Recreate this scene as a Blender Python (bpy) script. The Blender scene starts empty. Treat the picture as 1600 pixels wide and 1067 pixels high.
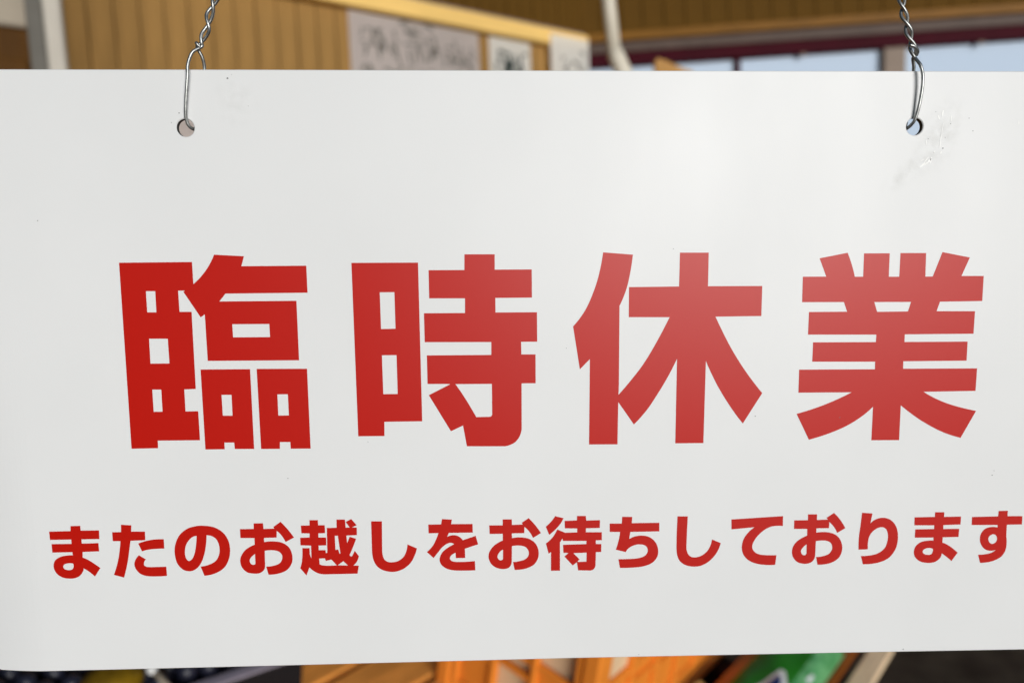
import bpy, bmesh, math, random
from mathutils import Vector, Matrix
from mathutils.geometry import tessellate_polygon
random.seed(7)
R = math.radians
scene = bpy.context.scene
COL = scene.collection

# ------------------------------------------------------------------ camera
cam = bpy.data.objects.new('camera', bpy.data.cameras.new('camera'))
COL.objects.link(cam)
cam.matrix_world = Matrix((
    (0.9986963, 0.0444228, -0.0251453, -0.02485389),
    (-0.0301218, 0.1151659, -0.9928895, -0.303),
    (-0.0412110, 0.9923525, 0.1163538, 1.3018990),
    (0, 0, 0, 1)))
cam.data.sensor_width = 36.0
cam.data.lens = 36.0 * 1156.0 / 1600.0
cam.data.clip_start = 0.01
cam.data.clip_end = 3000
cam.data.dof.use_dof = True
cam.data.dof.focus_distance = 0.303
cam.data.dof.aperture_fstop = 6.0
scene.camera = cam

# ------------------------------------------------------------------ daylight
SUN_EL, SUN_ROT = R(3.5), R(160.0)
world = bpy.data.worlds.new('World')
scene.world = world
world.use_nodes = True
nt = world.node_tree
bg = nt.nodes['Background']
sky = nt.nodes.new('ShaderNodeTexSky')
sky.sky_type = 'NISHITA'
sky.sun_disc = False
sky.sun_elevation = SUN_EL
sky.sun_rotation = SUN_ROT
sky.air_density = 1.0
sky.dust_density = 0.3
sky.ozone_density = 2.5
nt.links.new(sky.outputs[0], bg.inputs[0])
bg.inputs[1].default_value = 0.055
sun = bpy.data.objects.new('sun', bpy.data.lights.new('sun', 'SUN'))
COL.objects.link(sun)
sun.data.energy = 2.75
sun.data.angle = R(30)
sun.data.color = (1.0, 0.99, 0.97)
SD = Vector((math.sin(SUN_ROT) * math.cos(SUN_EL), math.cos(SUN_ROT) * math.cos(SUN_EL), math.sin(SUN_EL)))
sun.rotation_euler = SD.to_track_quat('Z', 'Y').to_euler()
sun.location = SD * 20
scene.view_settings.view_transform = 'Standard'
scene.view_settings.look = 'None'
scene.view_settings.gamma = 1.0
scene.view_settings.exposure = 0.72

# ------------------------------------------------------------------ materials
def mat(name, base, rough=0.5, var=0.0, scale=20.0, stretch=(1, 1, 1), bump=0.0, bscale=200.0, metal=0.0, spec=0.5, dark=None, bdist=0.001):
    m = bpy.data.materials.new(name)
    m.use_nodes = True
    n, l = m.node_tree.nodes, m.node_tree.links
    b = n['Principled BSDF']
    b.inputs['Base Color'].default_value = (*base, 1)
    b.inputs['Roughness'].default_value = rough
    b.inputs['Metallic'].default_value = metal
    b.inputs['Specular IOR Level'].default_value = spec
    tc = n.new('ShaderNodeTexCoord')
    mp = n.new('ShaderNodeMapping')
    mp.inputs['Scale'].default_value = stretch
    l.new(tc.outputs['Object'], mp.inputs[0])
    if var or dark:
        t = n.new('ShaderNodeTexNoise')
        t.inputs['Scale'].default_value = scale
        t.inputs['Detail'].default_value = 6
        l.new(mp.outputs[0], t.inputs['Vector'])
        r = n.new('ShaderNodeValToRGB')
        d = dark or tuple(c * (1 - var) for c in base)
        r.color_ramp.elements[0].position = 0.32
        r.color_ramp.elements[0].color = (*d, 1)
        r.color_ramp.elements[1].position = 0.68
        r.color_ramp.elements[1].color = (*base, 1)
        l.new(t.outputs['Fac'], r.inputs[0])
        l.new(r.outputs[0], b.inputs['Base Color'])
    if bump:
        t2 = n.new('ShaderNodeTexNoise')
        t2.inputs['Scale'].default_value = bscale
        t2.inputs['Detail'].default_value = 3
        l.new(mp.outputs[0], t2.inputs['Vector'])
        bp = n.new('ShaderNodeBump')
        bp.inputs['Strength'].default_value = bump
        bp.inputs['Distance'].default_value = bdist
        l.new(t2.outputs['Fac'], bp.inputs['Height'])
        l.new(bp.outputs[0], b.inputs['Normal'])
    return m

WOODG = (3, 3, 0.5)
M = {}
M['red'] = mat('red_ink', (0.50, 0.0055, 0.0006), 0.40, spec=0.33, bump=0.14, bscale=1700, bdist=0.0002)
M['wire'] = mat('galvanised_wire', (0.50, 0.51, 0.50), 0.42, 0.45, 350, metal=1.0, bump=0.15, bscale=900, bdist=0.0003)
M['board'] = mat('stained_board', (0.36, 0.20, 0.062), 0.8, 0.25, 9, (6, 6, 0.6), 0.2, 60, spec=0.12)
M['board_shaded'] = mat('shaded_board', (0.125, 0.060, 0.008), 0.8, 0.25, 9, (6, 6, 0.6), 0.2, 60, spec=0.12)  # shade above the lintel put into a darker board colour
M['lintel'] = mat('pale_pine', (0.95, 0.62, 0.20), 0.5, 0.12, 8, (1, 1, 12), 0.15, 60, spec=0.12)
M['pink_edge'] = mat('pale_edge_strip', (0.36, 0.25, 0.2), 0.6, 0.2, 12, spec=0.12)
M['trim_shaded'] = mat('trim_shaded', (0.24, 0.105, 0.012), 0.5, 0.3, 8, (1, 1, 8), spec=0.12)  # lintel wood again, with its shade put into the colour
M['grey_trim'] = mat('grey_brown_trim', (0.11, 0.075, 0.06), 0.5, 0.2, 12, spec=0.12)
M['maroon'] = mat('maroon_paint', (0.05, 0.001, 0.007), 0.7, 0.2, 12, spec=0.12)
M['backing'] = mat('dark_backing', (0.05, 0.03, 0.012), 0.8, spec=0.12)
M['post_grey'] = mat('galvanised_post', (0.62, 0.57, 0.49), 0.5, 0.25, 14, (1, 1, 0.3), spec=0.12)
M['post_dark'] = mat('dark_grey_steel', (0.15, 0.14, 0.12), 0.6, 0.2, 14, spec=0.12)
M['cup_brown'] = mat('dark_brown_wood', (0.10, 0.04, 0.004), 0.6, 0.35, 9, WOODG, spec=0.12)
M['cup_pale'] = mat('pale_panel', (0.42, 0.36, 0.28), 0.6, 0.15, 9, spec=0.12)
M['paper_grey'] = mat('grey_paper', (0.78, 0.70, 0.655), 0.8, 0.08, 6, spec=0.12)
M['paper'] = mat('cream_paper', (0.98, 0.96, 0.90), 0.8, 0.06, 9, spec=0.12)
M['ink_grey'] = mat('faded_brush_ink', (0.21, 0.185, 0.16), 0.8, 0.3, 60, spec=0.12)
M['ink'] = mat('green_black_ink', (0.03, 0.045, 0.04), 0.8, 0.3, 60, spec=0.12)
M['pvc'] = mat('cream_white_tube', (0.74, 0.67, 0.54), 0.45, 0.12, 12)
M['tan'] = mat('tan_board', (0.62, 0.33, 0.10), 0.6, 0.3, 10, WOODG, spec=0.12)
M['mull'] = mat('beige_grey_frame', (0.30, 0.23, 0.18), 0.5, 0.2, 12, spec=0.12)
M['slat'] = mat('orange_brown_timber', (0.95, 0.38, 0.078), 0.6, 0.4, 10, (8, 1, 8), 0.2, 80, spec=0.12)
M['slat_brown'] = mat('dark_brown_timber', (0.36, 0.10, 0.014), 0.6, 0.35, 10, (8, 1, 8), 0.2, 80, spec=0.12)
M['slat_pale'] = mat('pale_timber', (0.98, 0.72, 0.46), 0.6, 0.2, 8, (8, 1, 8), 0.2, 80, spec=0.12)
M['under'] = mat('dark_table_frame', (0.03, 0.012, 0.006), 0.8, spec=0.12)
M['crate'] = mat('orange_plastic', (0.86, 0.27, 0.035), 0.42, 0.12, 12, bump=0.1, bscale=300, spec=0.12)
M['card'] = mat('beige_cardboard', (0.78, 0.58, 0.36), 0.8, 0.15, 14, spec=0.12)
M['green'] = mat('green_film', (0.012, 0.19, 0.004), 0.5, 0.15, 25, bump=0.25, bscale=60, bdist=0.004, spec=0.12)
M['green_pale'] = mat('pale_green_film', (0.17, 0.46, 0.2), 0.3, dark=(0.06, 0.28, 0.09), scale=45, bump=0.3, bscale=70, bdist=0.004, spec=0.12)
M['navy'] = mat('navy_print', (0.012, 0.03, 0.16), 0.4, spec=0.12)
M['white_print'] = mat('white_print', (0.72, 0.75, 0.76), 0.4, spec=0.12)
M['tray'] = mat('black_plastic', (0.012, 0.012, 0.014), 0.5, spec=0.12)
M['tray_rim'] = mat('lilac_grey_rim', (0.30, 0.27, 0.33), 0.4, 0.2, 20, spec=0.12)
M['fruit'] = mat('dark_purple_skin', (0.016, 0.017, 0.034), 0.42, 0.4, 60)
M['yellow'] = mat('olive_yellow_skin', (0.24, 0.14, 0.005), 0.5, dark=(0.05, 0.028, 0.003), scale=22, spec=0.12)
M['stick'] = mat('pale_stick', (0.48, 0.40, 0.30), 0.6, 0.2, 40, spec=0.12)
M['white_cap'] = mat('white_cap', (0.8, 0.8, 0.78), 0.5, spec=0.12)
M['lilac'] = mat('lilac_grey_pole', (0.64, 0.62, 0.74), 0.4, 0.1, 10, spec=0.12)
M['ground'] = mat('dark_asphalt', (0.085, 0.066, 0.049), 0.9, dark=(0.04, 0.029, 0.021), scale=9, bump=0.4, bscale=90, bdist=0.004, spec=0.12)
M['hole_dark'] = mat('dark_drilled_edge', (0.05, 0.045, 0.04), 0.7, 0.5, 300)  # hole walls darker than the sheet
M['speck'] = mat('dark_speck', (0.10, 0.10, 0.10), 0.6)
M['scratch'] = mat('white_scratch', (0.90, 0.90, 0.88), 0.4)

def plate_material():
    m = mat('white_plastic_sheet', (0.795, 0.80, 0.80), 0.40, spec=0.33, bump=0.14, bscale=1700, bdist=0.0002)
    n, l = m.node_tree.nodes, m.node_tree.links
    b = n['Principled BSDF']
    tc = n.new('ShaderNodeTexCoord')
    big = n.new('ShaderNodeTexNoise'); big.inputs['Scale'].default_value = 14; big.inputs['Detail'].default_value = 5
    l.new(tc.outputs['Object'], big.inputs['Vector'])
    r1 = n.new('ShaderNodeValToRGB')
    r1.color_ramp.elements[0].position = 0.25; r1.color_ramp.elements[0].color = (0.765, 0.77, 0.768, 1)
    r1.color_ramp.elements[1].position = 0.75; r1.color_ramp.elements[1].color = (0.80, 0.804, 0.802, 1)
    l.new(big.outputs['Fac'], r1.inputs[0])
    # grubby rubbed patch beside the hole with the pale scuffs, and a faint one beside the other hole
    col = r1.outputs[0]
    for (cx, cz, sx, sz, rot, amt) in ((0.156, 0.0975, 0.0085, 0.017, -0.45, 0.34), (-0.126, 0.112, 0.009, 0.011, 0.2, 0.14), (0.143, 0.083, 0.004, 0.012, -0.85, 0.3)):
        mp = n.new('ShaderNodeMapping'); mp.vector_type = 'TEXTURE'
        mp.inputs['Location'].default_value = (cx, 0, cz)
        mp.inputs['Rotation'].default_value = (0, -rot, 0)
        mp.inputs['Scale'].default_value = (sx, 1, sz)
        l.new(tc.outputs['Object'], mp.inputs[0])
        ln = n.new('ShaderNodeVectorMath'); ln.operation = 'LENGTH'
        l.new(mp.outputs[0], ln.inputs[0])
        mr = n.new('ShaderNodeMapRange'); mr.interpolation_type = 'SMOOTHSTEP'
        mr.inputs[1].default_value = 1.3; mr.inputs[2].default_value = 0.1
        l.new(ln.outputs['Value'], mr.inputs[0])
        fine = n.new('ShaderNodeTexNoise'); fine.inputs['Scale'].default_value = 230; fine.inputs['Detail'].default_value = 6
        l.new(tc.outputs['Object'], fine.inputs['Vector'])
        rr = n.new('ShaderNodeMapRange'); rr.inputs[1].default_value = 0.40; rr.inputs[2].default_value = 0.70
        l.new(fine.outputs['Fac'], rr.inputs[0])
        mu = n.new('ShaderNodeMath'); mu.operation = 'MULTIPLY'
        l.new(mr.outputs[0], mu.inputs[0]); l.new(rr.outputs[0], mu.inputs[1])
        mu2 = n.new('ShaderNodeMath'); mu2.operation = 'MULTIPLY'; mu2.inputs[1].default_value = amt
        l.new(mu.outputs[0], mu2.inputs[0])
        mx = n.new('ShaderNodeMixRGB'); mx.inputs[2].default_value = (0.42, 0.42, 0.39, 1)
        l.new(mu2.outputs[0], mx.inputs[0]); l.new(col, mx.inputs[1])
        col = mx.outputs[0]
    l.new(col, b.inputs['Base Color'])
    wv = n.new('ShaderNodeTexNoise'); wv.inputs['Scale'].default_value = 22; wv.inputs['Detail'].default_value = 4
    wm = n.new('ShaderNodeMapping'); wm.inputs['Scale'].default_value = (1.0, 1.0, 0.35)
    l.new(tc.outputs['Object'], wm.inputs[0]); l.new(wm.outputs[0], wv.inputs['Vector'])
    rr = n.new('ShaderNodeMapRange'); rr.inputs[1].default_value = 0.3; rr.inputs[2].default_value = 0.7; rr.inputs[3].default_value = 0.37; rr.inputs[4].default_value = 0.45
    l.new(wv.outputs['Fac'], rr.inputs[0]); l.new(rr.outputs[0], b.inputs['Roughness'])
    return m
M['plate'] = plate_material()

def glass_material():
    m = bpy.data.materials.new('frosted_window_sheet'); m.use_nodes = True
    n, l = m.node_tree.nodes, m.node_tree.links
    n.remove(n['Principled BSDF'])
    a = n.new('ShaderNodeBsdfTransparent'); a.inputs[0].default_value = (0.74, 0.86, 0.97, 1)
    t = n.new('ShaderNodeBsdfDiffuse'); t.inputs[0].default_value = (0.68, 0.80, 0.95, 1)  # mostly opaque pale-blue diffuse, little shows through
    x = n.new('ShaderNodeMixShader'); x.inputs[0].default_value = 0.8
    l.new(a.outputs[0], x.inputs[1]); l.new(t.outputs[0], x.inputs[2])
    l.new(x.outputs[0], n['Material Output'].inputs[0])
    return m
M['glass'] = glass_material()

# ------------------------------------------------------------------ helpers
def props(o, label=None, cat=None, group=None, kind=None):
    for k, v in (('label', label), ('category', cat), ('group', group), ('kind', kind)):
        if v: o[k] = v
    return o

def thing(name, label, cat, loc=(0, 0, 0), rot=(0, 0, 0), group=None):
    o = bpy.data.objects.new(name, None)
    o.empty_display_size = 0.02
    COL.objects.link(o)
    o.location = loc; o.rotation_euler = rot
    return props(o, label, cat, group)

def mesh_obj(name, bm, m, parent=None, smooth=False):
    me = bpy.data.meshes.new(name)
    bmesh.ops.recalc_face_normals(bm, faces=bm.faces)
    bm.to_mesh(me); bm.free()
    me.materials.append(M[m] if isinstance(m, str) else m)
    if smooth:
        for p in me.polygons: p.use_smooth = True
    return link(name, me, parent)

def link(name, me, parent=None):
    o = bpy.data.objects.new(name, me)
    COL.objects.link(o)
    if parent: o.parent = parent
    return o

def box(bm, c, s, bev=0.0, rot=None):
    mtx = Matrix.Translation(c)
    if rot is not None: mtx = mtx @ rot
    r = bmesh.ops.create_cube(bm, size=1.0, matrix=mtx @ Matrix.Diagonal((*s, 1)))
    if bev:
        es = {e for v in r['verts'] for e in v.link_edges}
        bmesh.ops.bevel(bm, geom=list(es), offset=bev, segments=1, affect='EDGES')
    return bm

def boxo(name, c, s, m, parent=None, bev=0.0, rot=None):
    return mesh_obj(name, box(bmesh.new(), c, s, bev, rot), m, parent)

def smooth_path(pts, sub=6):
    pts = [Vector(p) for p in pts]
    out = []
    for i in range(len(pts) - 1):
        p0 = pts[i - 1] if i else pts[i] * 2 - pts[i + 1]
        p1, p2 = pts[i], pts[i + 1]
        p3 = pts[i + 2] if i + 2 < len(pts) else p2 * 2 - p1
        for k in range(sub):
            t = k / sub
            out.append(0.5 * ((2 * p1) + (p2 - p0) * t + (2 * p0 - 5 * p1 + 4 * p2 - p3) * t * t + (3 * p1 - p0 - 3 * p2 + p3) * t ** 3))
    out.append(pts[-1])
    return out

def tube(bm, path, r, seg=10):
    rings = []
    n = None
    for i, p in enumerate(path):
        d = (path[min(i + 1, len(path) - 1)] - path[max(i - 1, 0)]).normalized()
        if n is None:
            n = d.orthogonal().normalized()
        n = (n - d * n.dot(d)).normalized()
        b = d.cross(n)
        rr = r[i] if isinstance(r, (list, tuple)) else r
        rings.append([bm.verts.new(p + (n * math.cos(a) + b * math.sin(a)) * rr) for a in (2 * math.pi * k / seg for k in range(seg))])
    for a, b2 in zip(rings, rings[1:]):
        for k in range(seg):
            bm.faces.new((a[k], a[(k + 1) % seg], b2[(k + 1) % seg], b2[k]))
    bm.faces.new(rings[0][::-1]); bm.faces.new(rings[-1])
    return bm

# ------------------------------------------------------------------ ground
bm = bmesh.new()
bmesh.ops.create_grid(bm, x_segments=1, y_segments=1, size=600)
g = mesh_obj('ground', bm, 'ground'); g['kind'] = 'structure'

# ------------------------------------------------------------------ walls of the shop front
K = Vector((0.389, 2.9, 0))
def wall_frame(az, nx):
    """matrix of a wall: local x runs along it, local y into it, local z up"""
    u = Vector((math.sin(R(az)), math.cos(R(az)), 0))
    n = Vector((-u.y, u.x, 0))
    return Matrix(((u.x, n.x, 0, K.x), (u.y, n.y, 0, K.y), (0, 0, 1, 0), (0, 0, 0, 1)))
ML = wall_frame(53, 0)                    # s runs from negative (near) to 0 at the inner corner
u2 = Vector((0.9914, -0.1305, 0)); n2 = Vector((0.1305, 0.9914, 0))
MR = Matrix(((u2.x, n2.x, 0, K.x), (u2.y, n2.y, 0, K.y), (0, 0, 1, 0), (0, 0, 0, 1)))

def planks(parent, s0, s1, z0, z1, pitch, m, bx=0.018, gap=0.007):
    n = round((s1 - s0) / pitch)
    w = (s1 - s0) / n
    bm = box(bmesh.new(), (0, 0, 0), (w - gap, bx, z1 - z0), gap * 0.4)
    me = bpy.data.meshes.new('plank'); bm.to_mesh(me); bm.free(); me.materials.append(M[m])
    for i in range(n):
        o = link('plank', me, parent)
        o.location = (s0 + (i + 0.5) * w, -bx / 2 + random.uniform(-0.0015, 0.0015), (z0 + z1) / 2)

wl = thing('boarded_wall', 'brown wall of narrow upright boards with a pale timber lintel that the papers hang under', 'wall')
wl.matrix_world = ML
boxo('backing_panel', (-1.4, 0.03, 1.4), (2.8, 0.05, 2.8), 'backing', wl)
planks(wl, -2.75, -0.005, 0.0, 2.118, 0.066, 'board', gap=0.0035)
planks(wl, -2.75, -0.005, 2.182, 2.78, 0.066, 'board_shaded', gap=0.004)
boxo('lintel', (-1.375, -0.03, 2.150), (2.745, 0.06, 0.058), 'lintel', wl, 0.004)
boxo('edge_strip', (-1.375, -0.022, 2.1855), (2.74, 0.044, 0.012), 'pink_edge', wl, 0.002)

wr = thing('window_wall', 'brown boarded wall, upper boards darkened for shade, with a flat trim board over the maroon framed window', 'wall')
wr.matrix_world = MR
boxo('backing_panel', (1.5, 0.03, 2.49), (3.0, 0.05, 0.70), 'backing', wr)
planks(wr, 0.005, 3.0, 2.196, 2.84, 0.085, 'board_shaded', gap=0.003)
boxo('trim_board', (1.5, -0.015, 2.172), (3.0, 0.05, 0.036), 'trim_shaded', wr, 0.003)
boxo('lower_trim', (1.5, -0.008, 2.132), (3.0, 0.035, 0.040), 'grey_trim', wr, 0.002)
boxo('low_wall', (1.5, 0.03, 0.40), (3.0, 0.05, 0.80), 'backing', wr)
planks(wr, 0.005, 3.0, 0.0, 0.80, 0.085, 'board')

ww = thing('shop_window', 'long window with maroon head rail and beige mullion, pale bluish panes', 'window')
ww.matrix_world = MR
boxo('head_rail', (1.5, 0.009, 2.0865), (2.998, 0.056, 0.049), 'maroon', ww, 0.002)
boxo('sill', (1.5, 0.0, 0.822), (2.998, 0.08, 0.04), 'maroon', ww, 0.002)
for s, w, m, d in ((0.645, 0.022, 'maroon', 0.03), (1.255, 0.082, 'mull', 0.06), (2.1, 0.03, 'maroon', 0.03)):
    boxo('mullion', (s, 0.012, 1.4515), (w, d, 1.216), m, ww, 0.002)
for a, b in ((0.01, 0.634), (0.656, 1.213), (1.297, 2.084), (2.116, 2.99)):
    boxo('pane', ((a + b) / 2, 0.02, 1.4515), (b - a - 0.002, 0.006, 1.216), 'glass', ww)
for s in (0.90, 1.58):
    boxo('latch', (s, -0.014, 2.055), (0.02, 0.012, 0.012), 'mull', ww, 0.002)

# ------------------------------------------------------------------ papers under the lintel
def strokes(bm, lines, w):
    for ln in lines:
        pts = smooth_path([(x, 0, z) for x, z in ln], 4)
        prev = None
        for i, p in enumerate(pts):
            d = (pts[min(i + 1, len(pts) - 1)] - pts[max(i - 1, 0)]).normalized()
            nn = Vector((-d.z, 0, d.x)) * w * (0.55 + 0.45 * math.sin(math.pi * (0.15 + 0.8 * i / len(pts)))) / 2
            cur = (bm.verts.new(p + nn), bm.verts.new(p - nn))
            if prev: bm.faces.new((prev[0], cur[0], cur[1], prev[1]))
            prev = cur
def brush_lines(cx, cz, w, h, n):
    out = []
    for _ in range(n):
        x, z = cx + random.uniform(-.45, .45) * w, cz + random.uniform(-.45, .45) * h
        k = random.random()
        if k < .4: dx, dz = random.uniform(.2, .5) * w, random.uniform(-.08, .08) * h
        elif k < .75: dx, dz = random.uniform(-.12, .12) * w, -random.uniform(.3, .6) * h
        else: dx, dz = random.uniform(-.4, .4) * w, -random.uniform(.2, .5) * h
        out.append([(x, z), (x + dx * .5 + random.uniform(-.06, .06) * w, z + dz * .5), (x + dx, z + dz)])
    return out
def paper(label, s0, s1, z0, z1, y, m, ink, chars, sw):
    t = thing('paper_notice', label, 'paper', group='handwritten papers hung under the pale lintel')
    t.matrix_world = ML @ Matrix.Translation((s0, y, z0))
    bm = bmesh.new()
    nx, nz = 16, 12
    wave = lambda x, z: 0.0035 * math.sin(x / (s1 - s0) * 8.8) * max(0.0, 1 - z / (z1 - z0)) ** 1.5
    vs = [[bm.verts.new(((s1 - s0) * i / nx, wave((s1 - s0) * i / nx, (z1 - z0) * k / nz), (z1 - z0) * k / nz)) for i in range(nx + 1)] for k in range(nz + 1)]
    for k in range(nz):
        for i in range(nx):
            bm.faces.new((vs[k][i], vs[k][i + 1], vs[k + 1][i + 1], vs[k + 1][i]))
    bmesh.ops.solidify(bm, geom=bm.faces[:], thickness=0.0004)
    mesh_obj('sheet', bm, m, t)
    bm = bmesh.new()
    for cx, cz, w, h, n in chars:
        strokes(bm, brush_lines(cx - s0, cz - z0, w, h, n), sw)
    for w in bm.verts: w.co.y = wave(w.co.x, w.co.z) - 0.0014
    o = mesh_obj('handwriting', bm, ink, t)
    o['kind'] = 'stuff'
row = [(-1.015 + 0.068 * i, 2.045 - 0.001 * i, 0.072, 0.09, 11) for i in range(7)]
row2 = [(-1.005 + 0.068 * i, 1.925, 0.062, 0.08, 9) for i in range(7)]
row3 = [(-1.005 + 0.068 * i, 1.84, 0.05, 0.05, 6) for i in range(7)]
paper('large grey paper with faded rows of brush writing', -1.073, -0.545, 1.80, 2.117, -0.026, 'paper_grey', 'ink_grey',
      row + row2 + row3 + [(-0.86, 2.10, 0.07, 0.025, 5), (-0.78, 2.10, 0.07, 0.025, 5)], 0.0075)
paper('small cream paper with bold dark brush marks', -0.498, -0.294, 1.86, 2.117, -0.026, 'paper', 'ink',
      [(-0.425, 2.03, 0.09, 0.085, 20), (-0.355, 2.035, 0.05, 0.10, 8), (-0.40, 1.93, 0.1, 0.1, 14)], 0.0105)
paper('small cream paper with faint grey marks taped over the lintel end', -0.222, -0.012, 1.86, 2.158, -0.066, 'paper', 'ink_grey',
      [(-0.05, 2.105, 0.03, 0.025, 5), (-0.15, 2.055, 0.03, 0.06, 7), (-0.08, 2.05, 0.06, 0.04, 6), (-0.12, 1.95, 0.1, 0.08, 12)], 0.009)

paper('grey paper low on the boards, seen through the hole by the clean wire', -1.66, -1.47, 1.50, 1.835, -0.026, 'paper_grey', 'ink_grey',
      [(-1.565, 1.62, 0.1, 0.1, 9)], 0.009)

# ------------------------------------------------------------------ standing things in front of the walls
po = thing('steel_post', 'upright grey steel post with a darker left half, in front of the boarded wall', 'post', (-0.880, 1.25, 0), (0, 0, R(21)))
boxo('shaft', (0.014, 0, 1.3), (0.032, 0.04, 2.58), 'post_grey', po, 0.004)
boxo('left_half', (-0.0175, 0.006, 1.3), (0.030, 0.04, 2.56), 'post_dark', po, 0.003)  # left half in a darker grey than the shaft
boxo('foot_plate', (0, 0, 0.005), (0.12, 0.12, 0.01), 'post_grey', po, 0.002)

cu = thing('cupboard', 'dark brown cupboard with a pale top panel beside the grey post', 'cupboard')
cu.matrix_world = Matrix.Translation((-1.058 - K.x, 1.5 - K.y, 0)) @ ML
boxo('body', (-0.36, 0.09, 0.93), (0.72, 0.18, 1.86), 'cup_brown', cu, 0.004)
boxo('top_panel', (-0.36, 0.088, 1.96), (0.74, 0.2, 0.2), 'cup_pale', cu, 0.006)
for s in (-0.54, -0.18):
    d = boxo('door', (s, -0.006, 0.92), (0.34, 0.012, 1.74), 'cup_brown', cu, 0.003)
    boxo('handle', (0.14 if s < -.3 else -0.14, -0.014, 0.1), (0.015, 0.015, 0.12), 'cup_pale', d, 0.003)

po = thing('cream_pole', 'cream white tube pole with a thicker bent lower sleeve, behind the sign', 'pole')
up = [Vector((0.275, 1.61, 2.62)), Vector((0.298, 1.61, 1.918)), Vector((0.311, 1.61, 1.775))]
mesh_obj('tube', tube(bmesh.new(), up, 0.017, 18), 'pvc', po, True)
lo = [Vector((0.3085, 1.61, 1.802)), Vector((0.316, 1.61, 1.78)), Vector((0.3315, 1.61, 1.741)), Vector((0.351, 1.61, 1.63)), Vector((0.41, 1.61, 0.0))]
mesh_obj('sleeve', tube(bmesh.new(), lo, [0.0174, 0.021, 0.0225, 0.0225, 0.0225], 18), 'pvc', po, True)

bm = bmesh.new()
ol = [(0.449, 0.0), (0.556, 0.0), (0.545, 1.773), (0.521, 1.780), (0.473, 1.803), (0.452, 1.810), (0.445, 1.803)]
va = [bm.verts.new((x, 1.75, z)) for x, z in ol]; vb = [bm.verts.new((x, 1.778, z)) for x, z in ol]
bm.faces.new(va); bm.faces.new(vb[::-1])
for i in range(len(ol)):
    j = (i + 1) % len(ol); bm.faces.new((va[i], va[j], vb[j], vb[i]))
props(mesh_obj('wooden_board', bm, 'tan'), 'tan wooden board standing upright with a slanted top end beside the cream pole', 'board')

# ------------------------------------------------------------------ slatted display table and what stands on it
TILT = R(12.0)                              # the stand slopes down towards its pale edge
u = Vector((math.sin(R(42)), math.cos(R(42)), 0)); v0 = Vector((u.y, -u.x, 0))
v = v0 * math.cos(TILT) - Vector((0, 0, 1)) * math.sin(TILT)
n = v0 * math.sin(TILT) + Vector((0, 0, 1)) * math.cos(TILT)
MT = Matrix(((v.x, u.x, n.x, -0.0891), (v.y, u.y, n.y, 0.1375), (v.z, u.z, n.z, 0.50), (0, 0, 0, 1)))    # local x across the slats, y along them
tb = thing('display_stand', 'long sloping stand of timber slats under the sign with one pale edge slat', 'stand')
tb.matrix_world = MT
U0, U1 = -0.30, 1.26
def slat(v0, v1, m, lab=None):
    dz = random.uniform(-0.001, 0)
    o = boxo('slat', ((v0 + v1) / 2, (U0 + U1) / 2, -0.011 + dz), (v1 - v0, U1 - U0, 0.022), m, tb, 0.003)
    if lab: o['label'] = lab
slat(-0.036, 0.0, 'slat_pale', 'pale edge slat')
slat(-0.074, -0.050, 'slat_brown', 'dark brown slat')
slat(-0.202, -0.082, 'slat')
x = -0.234
while x > -1.12:
    slat(x - 0.092, x, 'slat'); x -= 0.104
for uu in (-0.1, 0.42, 0.95):
    boxo('rail', (-0.57, uu, -0.045), (1.12, 0.05, 0.04), 'under', tb)
for vv in (-1.08, -0.06):
    for uu in (-0.24, 1.06):
        top = MT @ Vector((vv, uu, -0.066))
        o = boxo('leg', (0, 0, top.z / 2), (0.05, 0.05, top.z), 'under', tb)
        o.matrix_local = MT.inverted() @ Matrix.Translation((top.x, top.y, 0)) @ Matrix.Rotation(R(-42), 4, 'Z')

# orange crate
cr = thing('orange_crate', 'ribbed orange plastic crate standing on the slatted table', 'crate')
cr.matrix_world = MT @ Matrix.Translation((-0.3825, 0.49, 0.0012))
CW, CLN, CH = 0.295, 0.47, 0.26                    # local x, y, z ; origin mid front bottom
boxo('base', (0, CLN / 2, 0.006), (CW - 0.01, CLN - 0.01, 0.010), 'crate', cr, 0.002)
for sx in (-1, 1):
    for yy in (0.014, CLN - 0.014):
        boxo('corner_post', (sx * (CW / 2 - 0.014), yy, CH / 2), (0.028, 0.028, CH), 'crate', cr, 0.004)
def crate_wall(name, L, place, gap_bay=1):
    bm = bmesh.new()
    n = max(3, round(L / 0.075))
    for z, h, d in ((0.012, 0.024, 0.012), (0.135, 0.012, 0.010), (0.205, 0.014, 0.014), (CH - 0.015, 0.03, 0.018)):
        box(bm, (0, 0, z), (L, d, h), 0.002)
    for i in range(n + 1):
        box(bm, (-L / 2 + 0.006 + (L - 0.012) * i / n, -0.0015, CH / 2), (0.011, 0.013, CH - 0.004), 0.002)
    # closed lower panel with one open bay, as on a vegetable crate
    for i in range(n):
        c = -L / 2 + 0.006 + (L - 0.012) * (i + 0.5) / n
        if i != gap_bay:
            box(bm, (c, 0.002, 0.08), ((L - 0.012) / n - 0.012, 0.004, 0.108), 0)
        box(bm, (c, -0.001, 0.095 + 0.012 * (i % 2)), ((L - 0.012) / n - 0.012, 0.009, 0.008), 0)
    o = mesh_obj(name, bm, 'crate', cr)
    o.matrix_local = place
LW, LL = CW - 0.058, CLN - 0.058
crate_wall('side_panel', LW, Matrix.Translation((0, 0.012, 0)))
crate_wall('side_panel', LW, Matrix.Translation((0, CLN - 0.012, 0)) @ Matrix.Rotation(math.pi, 4, 'Z'))
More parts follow.
